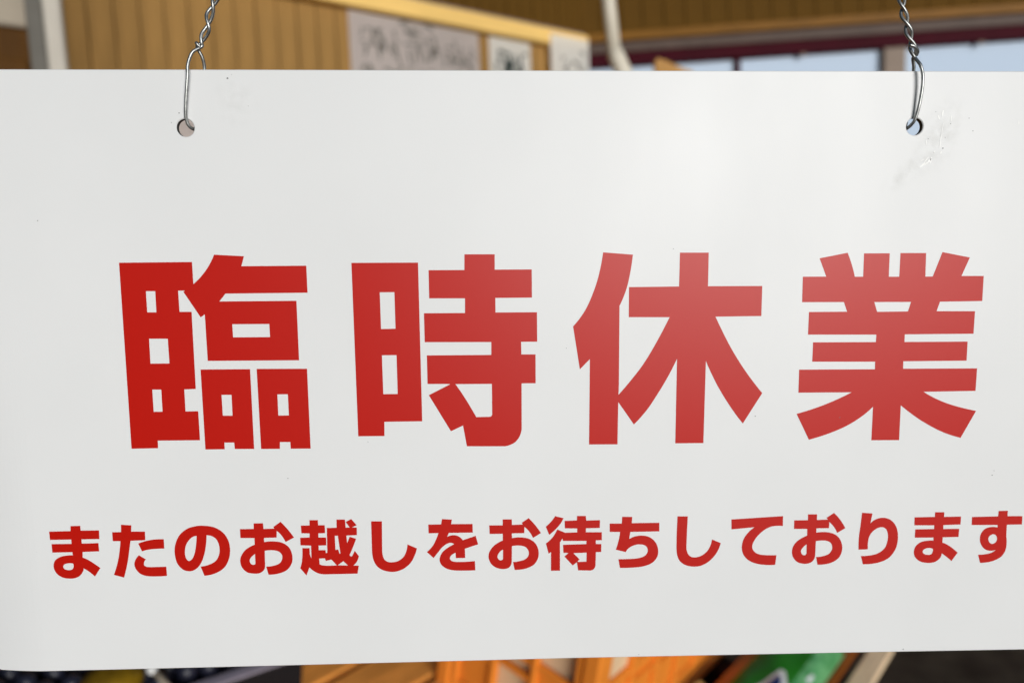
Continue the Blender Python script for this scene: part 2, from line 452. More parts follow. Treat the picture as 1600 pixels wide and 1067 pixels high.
crate_wall('side_panel', LL, Matrix.Translation((CW / 2 - 0.012, CLN / 2, 0)) @ Matrix.Rotation(math.pi / 2, 4, 'Z'), -1)
crate_wall('side_panel', LL, Matrix.Translation((-CW / 2 + 0.012, CLN / 2, 0)) @ Matrix.Rotation(-math.pi / 2, 4, 'Z'))
cb = thing('cardboard_box', 'beige open cardboard box inside the orange crate', 'box')
cb.matrix_world = cr.matrix_world @ Matrix.Translation((0, 0.235, 0.012))
for nm, c, s in (('bottom', (0, 0, 0.003), (0.255, 0.425, 0.004)), ('side', (0, -0.213, 0.11), (0.263, 0.004, 0.21)), ('side', (0, 0.213, 0.11), (0.263, 0.004, 0.21)),
                 ('side', (-0.1295, 0, 0.11), (0.004, 0.42, 0.21)), ('side', (0.1295, 0, 0.11), (0.004, 0.42, 0.21))):
    boxo(nm, c, s, 'card', cb)

# green film bag lying on the slats
gb = thing('green_bag', 'green plastic bag with navy and white print lying on the slatted table', 'bag')
gb.matrix_world = MT @ Matrix.Translation((-0.120, 0.87, 0.0015))
BW, BL, BH = 0.116, 0.52, 0.045
def bag_top(a, b):
    return BH * (max(0.0, 1 - abs(a) ** 3.2)) ** 0.5 * (max(0.0, 1 - abs(b) ** 6)) ** 0.5 + 0.002 * math.sin(a * 5 + b * 9)
def bag_surface(a0, a1, b0, b1, na, nb, lift=0.0):
    bm = bmesh.new()
    vs = [[bm.verts.new(((a0 + (a1 - a0) * i / na) * BW / 2, (b0 + (b1 - b0) * k / nb) * BL / 2,
          max(0.002, bag_top(a0 + (a1 - a0) * i / na, b0 + (b1 - b0) * k / nb)) + lift)) for i in range(na + 1)] for k in range(nb + 1)]
    for k in range(nb):
        for i in range(na):
            bm.faces.new((vs[k][i], vs[k][i + 1], vs[k + 1][i + 1], vs[k + 1][i]))
    return bm, vs
bm, vs = bag_surface(-1, 0.48, -1, 1, 18, 40)
mesh_obj('film', bm, 'green', gb, True)
bm, vs = bag_surface(0.48, 1, -1, 1, 10, 40)
o = mesh_obj('clear_side', bm, 'green_pale', gb, True); o['label'] = 'pale see-through green side film'
boxo('underside', (0, 0, 0.0015), (BW - 0.004, BL - 0.004, 0.001), 'green', gb)
def bag_print(name, poly, m, lift):
    bm = bmesh.new()
    tris = tessellate_polygon([[Vector((x, y, 0)) for x, y in poly]])
    bv = [bm.verts.new((x, y, 0)) for x, y in poly]
    for t in tris: bm.faces.new([bv[i] for i in t])
    bmesh.ops.subdivide_edges(bm, edges=bm.edges[:], cuts=4, use_grid_fill=True)
    for w in bm.verts: w.co.z = bag_top(w.co.x * 2 / BW, w.co.y * 2 / BL) + lift
    mesh_obj(name, bm, m, gb)
bag_print('print_outline', [(-0.040, -0.12), (-0.009, -0.016), (0.003, 0.044), (0.008, 0.048), (0.013, 0.043), (0.027, 0.014), (0.027, -0.070), (0.0, -0.120)], 'white_print', 0.0008)
bag_print('print_letter', [(-0.030, -0.11), (-0.001, -0.020), (0.007, 0.028), (0.010, 0.026), (0.020, 0.002), (0.021, -0.065), (0.0, -0.110)], 'navy', 0.0016)
bag_print('print_dot', [(0.040, 0.07), (0.044, 0.095), (0.048, 0.093), (0.047, 0.068)], 'white_print', 0.0008)

# black tray of dark fruit
MTR = MT @ Matrix.Translation((-0.648, 0.174, 0.0012)) @ Matrix.Rotation(R(78.8), 4, 'Z')    # x along the near rim, y across
tr = thing('fruit_tray', 'black plastic tray with a lilac grey rim heaped with dark round fruit', 'tray')
tr.matrix_world = MTR
A0, A1, BB = -0.36, 0.125, 0.32
boxo('base', ((A0 + A1) / 2, BB / 2, 0.004), (A1 - A0, BB, 0.006), 'tray', tr)
for c, s in ((((A0 + A1) / 2, 0.004, 0.049), (A1 - A0, 0.006, 0.082)), (((A0 + A1) / 2, BB - 0.004, 0.049), (A1 - A0, 0.006, 0.082)),
             ((A0 + 0.004, BB / 2, 0.049), (0.006, BB - 0.016, 0.082)), ((A1 - 0.004, BB / 2, 0.049), (0.006, BB - 0.016, 0.082))):
    boxo('side', c, s, 'tray', tr, 0.001)
for c, s in ((((A0 + A1) / 2, 0.005, 0.0925), (A1 - A0 + 0.01, 0.018, 0.005)), (((A0 + A1) / 2, BB - 0.005, 0.0925), (A1 - A0 + 0.01, 0.018, 0.005)),
             ((A0 + 0.004, BB / 2, 0.0925), (0.018, BB - 0.03, 0.005)), ((A1 - 0.004, BB / 2, 0.0925), (0.018, BB - 0.03, 0.005))):
    boxo('rim', c, s, 'tray_rim', tr, 0.001)
bm = bmesh.new(); bmesh.ops.create_icosphere(bm, subdivisions=2, radius=0.0145)
for w in bm.verts:
    if w.co.z > 0.013: w.co.z *= 0.93
fme = bpy.data.meshes.new('dark_fruit'); bm.to_mesh(fme); bm.free(); fme.materials.append(M['fruit'])
for p in fme.polygons: p.use_smooth = True
row_n = 0
for lay, (z, inset) in enumerate(((0.076, 0.022), (0.097, 0.036))):
    y = inset
    while y < BB - inset:
        xx = A0 + inset + (0.015 if row_n % 2 else 0)
        while xx < A1 - inset:
            px, py = xx + random.uniform(-.002, .002), y + random.uniform(-.002, .002)
            yel = (px + 0.126) ** 2 + (py - 0.053) ** 2 < 0.042 ** 2
            if not yel or lay == 0:
                o = link('dark_fruit', fme)
                o.matrix_world = MTR @ Matrix.Translation((px, py, z + random.uniform(-.002, .002))) @ Matrix.Rotation(random.uniform(0, 6), 4, 'Z')
                o.scale = [random.uniform(0.92, 1.03)] * 3
                props(o, 'dark purple round fruit in the black tray', 'fruit', 'dark round fruits heaped in the black tray')
            xx += 0.0325
        y += 0.028; row_n += 1
bm = bmesh.new(); bmesh.ops.create_uvsphere(bm, u_segments=20, v_segments=12, radius=1)
for w in bm.verts: w.co = Vector((w.co.x * 0.040 * (1 + .12 * w.co.x), w.co.y * 0.030, w.co.z * 0.024))
o = mesh_obj('yellow_fruit', bm, 'yellow', None, True)
o.matrix_world = MTR @ Matrix.Translation((-0.126, 0.053, 0.106))
props(o, 'olive yellow oval fruit lying among the dark fruit in the black tray', 'fruit')
st = thing('marker_stick', 'thin pale stick with a white tip resting on the rim of the fruit tray', 'stick')
st.matrix_world = MT
mesh_obj('stick', tube(bmesh.new(), [Vector((-0.698, 0.110, 0.117)), Vector((-0.672, 0.112, 0.112)), Vector((-0.610, 0.117, 0.104))], 0.0045, 10), 'stick', st, True)
bm = bmesh.new(); bmesh.ops.create_uvsphere(bm, u_segments=14, v_segments=8, radius=0.009, matrix=Matrix.Translation((-0.704, 0.109, 0.118)) @ Matrix.Diagonal((1.2, 0.8, 0.7, 1)))
mesh_obj('white_tip', bm, 'white_cap', st, True)

# ------------------------------------------------------------------ the hanging sign (local millimetres, x right, z up, front face y = 0)
SIGN_LOC, SIGN_ROT = (0, 0, 1.25), (0, R(2.0), 0)
MM = 0.001
sg = thing('hanging_sign', 'white plastic notice board with large red Japanese characters hung on two wires', 'sign', SIGN_LOC, SIGN_ROT)
HOLES = ((-145.99, 101.71), (146.21, 101.83))
HR = 3.45
def plate_outline(inset):
    x0, x1 = -238.6, 237.0
    bot = [(-128.7, -123.6), (9.2, -123.1), (120, -123.4)]
    rc = 1.3
    pts = []
    def corner(cx, cz, a0):
        for k in range(6):
            a = R(a0 + 90 * k / 5); pts.append((cx + (rc - inset) * math.cos(a), cz + (rc - inset) * math.sin(a)))
    corner(x0 + rc, -123.8 + rc, 180)
    pts.extend((x, z + inset) for x, z in bot)
    corner(x1 - rc, -123.9 + rc, 270)
    corner(x1 - rc, 123.5 - rc, 0)
    pts.append((8.3, 123.6 - inset)); pts.append((-117.4, 123.85 - inset))
    corner(x0 + rc, 123.9 - rc, 90)
    return pts
def ring(c, r, n=40):
    return [(c[0] + r * math.cos(2 * math.pi * k / n), c[1] + r * math.sin(2 * math.pi * k / n)) for k in range(n)]
T, BE = 2.8, 0.3
bm = bmesh.new()
def layer(inset, y):
    ls = [plate_outline(inset)] + [ring(c, HR + inset) for c in HOLES]
    return [[bm.verts.new((x * MM, y * MM, z * MM)) for x, z in l] for l in ls], ls
f0, p0 = layer(BE, 0.0); f1, _ = layer(0, BE); f2, _ = layer(0, T - BE); f3, p3 = layer(BE, T)
for a, b in ((f0, f1), (f1, f2), (f2, f3)):
    for q, (la, lb) in enumerate(zip(a, b)):
        for i in range(len(la)):
            j = (i + 1) % len(la); fc = bm.faces.new((la[i], la[j], lb[j], lb[i]))
            if q and a is f1: fc.material_index = 1
for f, p in ((f0, p0), (f3, p3)):
    flat = [w for l in f for w in l]
    for t in tessellate_polygon([[Vector((x, z, 0)) for x, z in l] for l in p]):
        try: bm.faces.new([flat[i] for i in t])
        except ValueError: pass
# the lower left edge curls back a little
for k in range(9):
    bmesh.ops.bisect_plane(bm, geom=bm.verts[:] + bm.edges[:] + bm.faces[:], plane_co=((-237.5 + 2.5 * k) * MM, 0, 0), plane_no=(1, 0, 0))
for k in range(13):
    gs = [f for f in bm.faces if min(w.co.x for w in f.verts) < -0.2165]
    ge = {e for f in gs for e in f.edges}; gv = {w for f in gs for w in f.verts}
    bmesh.ops.bisect_plane(bm, geom=list(gv) + list(ge) + gs, plane_co=(0, 0, (-112 + 12 * k) * MM), plane_no=(0, 0, 1))
for w in bm.verts:
    dx = (-217.0 - w.co.x / MM) / 22.4
    if dx > 0:
        gz = min(1.0, max(0.0, (25 - w.co.z / MM) / 90)); gz = gz * gz * (3 - 2 * gz)
        w.co.y += 2.3 * MM * dx ** 1.7 * gz
pl = mesh_obj('panel', bm, 'plate', sg)
pl.data.materials.append(M['hole_dark'])

GLYPHS = [
 ('rin', ['o-17521,4909 -14629,4920 -14623,4032 ~-14251,4389 ~-13949,4798 -13739,5206 -12550,5137 -12671,4738 -10074,4741 -10064,3650 -13360,3640 -13622,3326 -10525,3327 -10512,890 -14217,903 -14234,2806 -14404,2688 -15038,3720 -14984,3771 -15245,3773 -15238,2919 -14756,2915 -14761,-253 -15229,-263 -15229,-1182 -14713,-1178 -14707,-2401 -16430,-2393 -16439,-2712 -17519,-2719', 'h-16530,3763 -16158,3760 -16164,2906 -16527,2909', 'h-16522,1836 -15773,1828 -15766,814 -16529,817', 'h-16523,-258 -16161,-263 -16164,-1181 -16522,-1182', 'h-13150,2395 -11659,2392 -11651,1857 -13145,1861', 'o-14526,552 -12519,546 -12507,-2801 -13301,-2790 -13314,-2518 -13717,-2513 -13716,-2795 -14508,-2794', 'h-13730,-510 -13325,-515 -13326,-1384 -13723,-1379', 'o-12254,553 -10203,536 -10182,-2818 -11001,-2812 -11010,-2529 -11437,-2523 -11449,-2811 -12223,-2805', 'h-11457,-516 -11028,-516 -11022,-1403 -11453,-1403']),
 ('ji', ['o-8260,4842 -5569,4835 -5531,-1723 -7100,-1724 -7111,-2327 -8198,-2323', 'h-7147,3643 -6555,3644 -6545,2150 -7135,2145', 'h-7127,1061 -6530,1060 -6522,-560 -7112,-558', 'o-3686,5158 -2455,5151 -2460,4529 -950,4529 -944,3380 -2444,3376 -2444,2782 -740,2778 -733,1560 -1399,1561 -1391,1039 -803,1033 -801,-175 -1386,-173 -1390,-1996 ~-1461,-2378 ~-1694,-2682 -2097,-2835 -3689,-2813 -3842,-1925 -4347,-2163 -5239,-623 -4358,-182 -4379,-166 -5283,-155 -5286,1037 -2634,1030 -2629,1563 -5364,1584 -5372,2776 -3693,2772 -3685,3370 -5146,3382 -5150,4527 -3695,4522', 'h-4130,-174 -2619,-181 -2621,-1462 ~-2659,-1543 -2750,-1569 -3283,-1573 ~-3731,-782']),
 ('kyu', ['o1972,5201 3197,5100 ~3076,4266 ~2925,3638 2667,3008 2674,-253 2663,-702 ~3156,-123 ~3683,573 ~4204,1453 4752,2524 3054,2539 3050,3779 5121,3789 5131,5171 6320,5163 6322,3791 8583,3784 8586,2538 6668,2528 ~6951,1961 ~7375,1179 ~7997,228 8731,-704 7944,-1994 ~7446,-1345 ~6880,-465 ~6483,299 6311,695 6287,-2816 5089,-2810 5095,789 ~4764,102 ~4346,-625 ~3872,-1354 3324,-1977 2655,-1012 2641,-2820 1440,-2808 1452,811 1038,386 750,2178 ~1213,2783 ~1526,3439 ~1785,4223']),
 ('gyo', ['o10935,4904 12096,5122 ~12297,4622 12443,4136 12793,4133 12784,5092 13862,5090 13871,4126 14313,4122 14313,5098 15390,5091 15415,4120 15728,4123 16078,5124 17248,4895 16941,4135 17885,4129 17892,3084 16096,3072 15979,2677 17615,2663 17612,1715 14679,1716 14686,1397 17382,1387 17392,578 14683,579 14689,263 17865,245 17864,-720 15625,-732 ~16194,-1042 ~16874,-1309 17944,-1583 17348,-2743 ~16503,-2458 ~15644,-2002 ~15069,-1607 14677,-1298 14688,-2806 13487,-2795 13485,-1338 ~13038,-1746 ~12397,-2153 ~11642,-2475 10795,-2735 10224,-1611 ~11046,-1363 ~11799,-1070 12539,-717 10266,-706 10260,274 13486,255 13481,576 10801,604 10806,1420 13471,1404 13471,1717 10576,1744 10581,2691 12188,2688 12035,3089 10274,3098 10265,4152 11245,4150', 'h13315,3079 14869,3071 14761,2677 13455,2672']),
 ('ma', ['o-20238,-5978 -19837,-5971 -19839,-6179 -19083,-6182 -19093,-6560 -19834,-6561 -19831,-6742 -19145,-6733 -19140,-7093 -19821,-7108 -19838,-7352 ~-19612,-7461 ~-19376,-7630 -19141,-7821 -19389,-8192 ~-19600,-7987 -19833,-7825 ~-19869,-7964 ~-20008,-8144 ~-20197,-8239 ~-20414,-8263 ~-20708,-8215 ~-20928,-8066 ~-21044,-7860 ~-21062,-7661 ~-20980,-7452 ~-20771,-7310 ~-20504,-7252 -20240,-7246 -20246,-7110 -21069,-7112 -21074,-6743 -20252,-6744 -20255,-6560 -21122,-6562 -21134,-6201 -20254,-6192', 'h-20250,-7606 ~-20430,-7589 ~-20605,-7634 ~-20671,-7731 ~-20620,-7837 ~-20462,-7889 ~-20308,-7857 ~-20240,-7740']),
 ('ta', ['o-18163,-5956 -17736,-5988 -17764,-6258 -17197,-6268 -17204,-6644 -17816,-6660 ~-17903,-7126 ~-18001,-7615 -18186,-8261 -18602,-8133 ~-18436,-7676 ~-18323,-7223 -18233,-6667 -18549,-6661 -18550,-6275 -18184,-6271', 'o-17507,-6784 ~-17213,-6685 ~-16862,-6622 -16438,-6616 -16442,-7024 ~-16820,-7031 ~-17121,-7060 -17370,-7129', 'o-17513,-7294 -17230,-7479 ~-17314,-7610 ~-17313,-7744 ~-17184,-7813 ~-16802,-7820 -16406,-7814 -16400,-8219 ~-16828,-8236 ~-17226,-8214 ~-17486,-8117 ~-17662,-7920 ~-17724,-7690 ~-17661,-7481']),
 ('no', ['o-14978,-7838 ~-14668,-7777 ~-14359,-7621 ~-14184,-7336 ~-14153,-6986 ~-14244,-6687 ~-14419,-6527 -14659,-6477 ~-14705,-6906 ~-14812,-7360 ~-14983,-7743 ~-15212,-7968 ~-15466,-8037 ~-15728,-7951 ~-15945,-7672 ~-16021,-7267 ~-15983,-6882 ~-15793,-6467 ~-15445,-6177 ~-15074,-6069 ~-14742,-6058 ~-14315,-6138 ~-13962,-6378 ~-13764,-6731 ~-13711,-7135 ~-13788,-7555 ~-14007,-7921 ~-14387,-8153 -14840,-8247', 'h-15071,-6498 ~-15302,-6581 ~-15516,-6856 ~-15594,-7170 ~-15567,-7451 ~-15457,-7583 ~-15291,-7473 ~-15158,-7108']),
 ('o', ['o-12680,-5993 -12287,-5993 -12278,-6241 -11831,-6235 -11864,-6161 -11555,-5943 ~-11291,-6251 -11019,-6641 -11382,-6831 ~-11537,-6544 -11729,-6338 -11748,-6628 -12276,-6636 -12270,-6814 ~-11915,-6789 ~-11550,-6849 ~-11257,-7058 ~-11127,-7394 ~-11151,-7747 ~-11365,-8054 ~-11707,-8206 -12156,-8254 -12238,-7892 ~-11962,-7865 ~-11689,-7772 ~-11564,-7597 ~-11556,-7404 ~-11683,-7243 ~-11932,-7179 -12267,-7197 -12282,-7831 ~-12338,-8042 ~-12512,-8173 ~-12748,-8196 ~-13047,-8127 ~-13238,-7936 ~-13313,-7670 ~-13271,-7424 ~-13067,-7140 -12676,-6919 -12676,-6635 -13256,-6621 -13260,-6234 -12684,-6233', 'h-12681,-7330 ~-12842,-7467 ~-12915,-7607 ~-12878,-7749 ~-12780,-7803 -12685,-7763']),
 ('etsu', ['o-10352,-5894 -9994,-5897 -9992,-6121 -9715,-6125 -9713,-6472 -9995,-6477 -10002,-6656 -9680,-6662 -9679,-7006 -10005,-7014 -10005,-7211 -9720,-7216 -9714,-7343 -9650,-7338 -9635,-6249 -9226,-6242 -9218,-5886 -8863,-5892 -8841,-6249 -8679,-6238 -8839,-5998 -8601,-5872 -8381,-6145 -8572,-6244 -8378,-6251 -8381,-6584 -8825,-6593 -8802,-6927 -8692,-6648 -8419,-6741 ~-8555,-7090 -8718,-7458 -8659,-7519 -8611,-7495 -8493,-7268 -8328,-7500 ~-8406,-7729 -8570,-7917 -8341,-7928 -8405,-8278 ~-9453,-8283 ~-9925,-8273 ~-10185,-8172 -10426,-7966 -10561,-8318 -10814,-7994 ~-10727,-7649 -10689,-7110 -10388,-7116 -10388,-7391 -10327,-7568 -10323,-7008 -10765,-6986 -10766,-6656 -10370,-6649 -10363,-6471 -10708,-6461 -10715,-6122 -10350,-6121', 'h-10002,-7581 -9756,-7579 -9726,-7696 -9492,-7634 -9271,-7893 ~-9744,-7898 -9991,-7840', 'h-9231,-7893 -8989,-7717 -8800,-7912', 'h-9312,-6595 -9184,-6597 -9102,-7362 -9134,-7397 -9187,-7191 -9303,-7217']),
 ('shi', ['o-7769,-5988 -7316,-5996 -7337,-7325 ~-7271,-7644 ~-7122,-7775 ~-6920,-7803 ~-6665,-7748 ~-6440,-7571 ~-6316,-7308 -6266,-7027 -5870,-7207 ~-5983,-7562 ~-6176,-7878 ~-6470,-8114 ~-6812,-8228 ~-7117,-8211 ~-7419,-8102 ~-7633,-7885 ~-7742,-7564 -7770,-7105']),
 ('wo', ['o-4784,-5942 -4366,-5971 -4400,-6170 -3493,-6179 -3491,-6559 -4507,-6558 -4578,-6723 ~-4407,-6666 ~-4238,-6662 ~-4053,-6739 -3919,-6886 -3370,-6702 -3269,-7082 ~-3566,-7176 -3833,-7266 -3828,-7674 -4229,-7674 -4233,-7436 ~-4387,-7522 ~-4474,-7644 ~-4442,-7762 ~-4290,-7829 ~-3881,-7844 -3414,-7817 -3402,-8227 ~-3887,-8236 ~-4364,-8209 ~-4669,-8110 ~-4869,-7921 ~-4916,-7689 ~-4810,-7425 ~-4586,-7224 -4288,-7053 ~-4430,-6994 ~-4600,-7040 ~-4789,-7178 ~-4962,-7387 -5170,-7652 -5454,-7378 ~-5212,-7135 ~-5054,-6837 -4947,-6557 -5363,-6557 -5369,-6174 -4829,-6173']),
 ('o', ['o-2219,-6001 -1832,-6007 -1824,-6250 -1371,-6241 -1409,-6163 -1115,-5964 ~-837,-6278 -593,-6629 -931,-6842 ~-1094,-6556 -1294,-6348 -1305,-6623 -1833,-6624 -1827,-6833 ~-1470,-6804 ~-1112,-6874 ~-839,-7074 ~-703,-7378 ~-711,-7716 ~-893,-8023 ~-1254,-8198 -1723,-8246 -1793,-7891 ~-1526,-7861 ~-1252,-7766 ~-1125,-7601 ~-1131,-7406 ~-1267,-7233 ~-1523,-7168 -1830,-7187 -1844,-7890 ~-1921,-8096 ~-2093,-8189 ~-2349,-8184 ~-2605,-8075 ~-2774,-7872 ~-2836,-7622 ~-2769,-7375 ~-2579,-7137 -2220,-6925 -2224,-6635 -2778,-6632 -2792,-6254 -2221,-6261', 'h-2216,-7332 ~-2367,-7453 ~-2454,-7630 ~-2404,-7762 ~-2305,-7810 -2219,-7748']),
 ('machi', ['o15,-5895 373,-5993 ~151,-6349 -241,-6720 -388,-6357 ~-173,-6149', 'o100,-6482 442,-6637 955,-6628 954,-6458 425,-6442 417,-6114 943,-6098 942,-5904 1321,-5911 1339,-6112 1927,-6105 1923,-6451 1331,-6458 1325,-6628 2010,-6640 2013,-6995 1755,-6997 1756,-7157 1993,-7162 1989,-7518 1759,-7524 1752,-8031 ~1719,-8209 ~1616,-8315 1427,-8333 999,-8321 946,-7955 765,-8094 410,-7691 581,-7537 365,-7526 351,-7167 1351,-7153 1351,-7015 340,-6996 330,-6883 220,-7058 222,-8316 -166,-8316 -166,-7477 -266,-7554 -385,-7093 ~-105,-6839', 'h797,-7549 1360,-7534 1356,-7934 1012,-7942 977,-7916 1063,-7832']),
 ('chi', ['o2877,-5973 3306,-5987 3292,-6263 4474,-6266 4477,-6649 3235,-6651 3187,-6963 ~3444,-6850 ~3753,-6820 ~4064,-6897 ~4326,-7133 ~4442,-7474 ~4406,-7778 ~4186,-8049 ~3807,-8196 ~3289,-8244 2799,-8241 2732,-7853 ~3181,-7851 ~3595,-7823 ~3880,-7714 ~3994,-7509 ~3933,-7315 ~3759,-7223 ~3483,-7225 ~3209,-7344 3039,-7544 2615,-7429 ~2741,-6980 2789,-6643 2346,-6635 2343,-6264 2860,-6273']),
 ('shi', ['o5247,-5996 5694,-6004 5673,-6642 5661,-7372 ~5718,-7634 ~5843,-7787 ~6035,-7834 ~6294,-7778 ~6532,-7603 ~6682,-7355 6761,-7046 7143,-7214 ~7034,-7541 ~6850,-7831 ~6579,-8081 ~6269,-8226 ~5922,-8245 ~5591,-8152 ~5361,-7950 ~5251,-7633 ~5227,-7096 5235,-6456']),
 ('te', ['o7576,-6174 9810,-6064 9819,-6502 ~9520,-6496 ~9278,-6535 ~8971,-6701 ~8669,-7016 ~8522,-7336 ~8553,-7544 ~8726,-7709 ~9007,-7782 9583,-7804 9546,-8236 ~9127,-8235 ~8705,-8165 ~8351,-7997 ~8135,-7741 ~8062,-7417 ~8131,-7060 ~8314,-6778 8584,-6537 7591,-6615']),
 ('o', ['o10891,-6004 11285,-6011 11288,-6260 11765,-6251 11699,-6178 12020,-5960 ~12295,-6260 12547,-6646 12197,-6855 ~12049,-6595 11832,-6359 11831,-6637 11283,-6635 11284,-6824 ~11656,-6806 ~12009,-6873 ~12279,-7064 ~12430,-7372 ~12438,-7696 ~12304,-7989 ~11962,-8203 11397,-8272 11319,-7916 ~11598,-7889 ~11874,-7786 ~12005,-7580 ~11978,-7371 ~11850,-7239 ~11603,-7184 11282,-7207 11279,-7818 ~11219,-8051 ~11049,-8185 ~10805,-8217 ~10522,-8139 ~10321,-7926 ~10252,-7655 ~10318,-7387 ~10502,-7164 10888,-6949 10883,-6653 10304,-6642 10303,-6261 10895,-6264', 'h10882,-7343 ~10747,-7456 ~10649,-7626 ~10701,-7782 ~10807,-7831 10892,-7764']),
 ('ri', ['o13242,-5973 13698,-6013 13633,-6462 ~13834,-6290 ~14145,-6214 ~14464,-6287 ~14723,-6535 ~14856,-6913 ~14865,-7345 ~14752,-7721 ~14487,-8042 ~14039,-8232 13390,-8288 13284,-7910 ~13740,-7883 ~14086,-7774 ~14337,-7533 ~14425,-7193 ~14418,-6941 ~14330,-6725 ~14149,-6632 ~13925,-6689 ~13690,-6892 ~13581,-7178 13579,-7616 13168,-7627 ~13156,-7098 ~13200,-6561']),
 ('ma', ['o16440,-6003 16845,-6010 16847,-6221 17597,-6216 17595,-6574 16842,-6590 16846,-6762 17551,-6764 17540,-7131 16844,-7136 16849,-7381 ~17140,-7513 17550,-7839 17297,-8215 ~17065,-8018 16843,-7858 ~16801,-8042 ~16651,-8195 ~16479,-8268 ~16267,-8282 ~15945,-8222 ~15705,-8047 ~15610,-7810 ~15659,-7547 ~15859,-7352 ~16137,-7278 16447,-7273 16439,-7140 15614,-7132 15613,-6755 16440,-6755 16441,-6594 15561,-6574 15554,-6217 16446,-6214', 'h16441,-7645 ~16227,-7605 ~16044,-7673 ~16000,-7770 ~16066,-7869 ~16227,-7912 ~16385,-7886 ~16442,-7771']),
 ('su', ['o19239,-5997 19645,-5993 19648,-6233 20307,-6245 20311,-6622 19645,-6621 19658,-7144 ~19695,-7470 ~19658,-7788 ~19499,-8054 ~19209,-8223 ~18912,-8301 18575,-8323 18462,-7954 ~18797,-7931 ~19059,-7867 19245,-7726 ~19071,-7784 ~18820,-7747 ~18613,-7577 ~18499,-7303 ~18522,-7022 ~18667,-6809 ~18926,-6713 19245,-6733 19231,-6625 18088,-6605 18082,-6246 19228,-6237', 'h~19055,-7039 ~18912,-7123 ~18868,-7256 ~18939,-7413 ~19067,-7473 ~19204,-7399 ~19253,-7245 ~19189,-7089']),
]


def contour(txt):
    P = []
    for tok in txt.split():
        s = tok[0] == '~'
        a, b = tok.lstrip('~').split(',')
        P.append((Vector((int(a) / 100, int(b) / 100)), s))
    out = []
    n = len(P)
    for i in range(n):
        (p1, s1), (p2, s2) = P[i], P[(i + 1) % n]
        out.append(p1)
        if not (s1 or s2): continue
        p0 = P[i - 1][0] if s1 else p1 * 2 - p2
        p3 = P[(i + 2) % n][0] if s2 else p2 * 2 - p1
        if not s1 and s2:      # start of a curve: bend from the corner with the curve ahead of it
            p0 = p1 * 3 - p2 * 3 + p3 if (p3 - p2).length < 3 * (p2 - p1).length else p0
        if s1 and not s2:
            p3 = p2 * 3 - p1 * 3 + p0 if (p1 - p0).length < 3 * (p2 - p1).length else p3
        m0, m1 = (p2 - p0) / 2, (p3 - p1) / 2
        if s1:
            m0 = (p2 - p0) * ((p2 - p1).length / max(1e-6, (p2 - p1).length + (p1 - p0).length))
        if s2:
            m1 = (p3 - p1) * ((p2 - p1).length / max(1e-6, (p2 - p1).length + (p3 - p2).length))
        for k in range(1, 6):
            t = k / 6
            out.append(p1 * (2 * t ** 3 - 3 * t * t + 1) + m0 * (t ** 3 - 2 * t * t + t) + p2 * (-2 * t ** 3 + 3 * t * t) + m1 * (t ** 3 - t * t))
    return out

CH_ROW = '臨時休業またのお越しをお待ちしております'
THK = 0.06
for idx, (nm, cs) in enumerate(GLYPHS):
    bm = bmesh.new()
    groups = []
    for c in cs:
        pts = contour(c[1:])
        if c[0] == 'o': groups.append([pts])
        else:
            # put each counter with the outline that surrounds it
            q = pts[0]
            def inside(poly):
                r = False
                for i in range(len(poly)):
                    a, b = poly[i], poly[i - 1]
                    if (a.y > q.y) != (b.y > q.y) and q.x < (b.x - a.x) * (q.y - a.y) / (b.y - a.y) + a.x: r = not r
                return r
            for gk in groups:
                if inside(gk[0]): gk.append(pts); break
            else: groups[-1].append(pts)
    for gk in groups:
        front = [[bm.verts.new((p.x * MM, -THK * MM, p.y * MM)) for p in l] for l in gk]
        back = [[bm.verts.new((p.x * MM, -0.004 * MM, p.y * MM)) for p in l] for l in gk]
        flat = [w for l in front for w in l]
        for t in tessellate_polygon([[Vector((p.x, p.y, 0)) for p in l] for l in gk]):
            try: bm.faces.new([flat[i] for i in t])
            except ValueError: pass
        for la, lb in zip(front, back):
            for i in range(len(la)):
                j = (i + 1) % len(la); bm.faces.new((la[i], la[j], lb[j], lb[i]))
    o = mesh_obj('character', bm, 'red', sg)
    o['label'] = ('large red character ' if idx < 4 else 'small red character ') + CH_ROW[idx]

# specks and scratches on the sheet
bm = bmesh.new()
SPECKS = [(-128.58, 120.54, .5), (-126.9, 121.95, .18), (-111.68, -40.74, .3), (188.35, -44.0, .3), (189.05, -42.03, .22), (153.83, -122.25, .32), (36.68, -122.02, .25),
          (-121.01, 110.02, .18), (-205.9, 65.88, .3), (4.76, 12.76, .2), (168.39, 105.09, .25), (170.32, 100.03, .25), (154.49, 107.63, .2), (-148.03, 107.35, .3),
          (-151.23, 103.68, .2), (48.53, 53.23, .25), (120.78, -17.89, .35), (84.64, -16.87, .28), (-78.02, -25.63, .2), (158.3, 93.2, .35), (154.6, 91.4, .3), (159.0, 97.5, .2), (160.9, 102.9, .2), (152.0, 97.0, .2)]
for i in range(6): SPECKS.append((random.uniform(-225, 225), random.uniform(-118, 118), random.uniform(.05, .11)))
for x, z, r in SPECKS:
    r *= 0.8
    k = random.uniform(0.5, 1.0); a0 = random.uniform(0, 3)
    ps = [(x + r * math.cos(a), z + r * k * math.sin(a)) for a in (a0 + 2 * math.pi * q / 8 for q in range(8))]
    bm.faces.new([bm.verts.new((px * MM, -0.10 * MM, pz * MM)) for px, pz in ps])
props(mesh_obj('specks', bm, 'speck', sg), 'tiny dark specks on the white sheet', kind='stuff')
bm = bmesh.new()
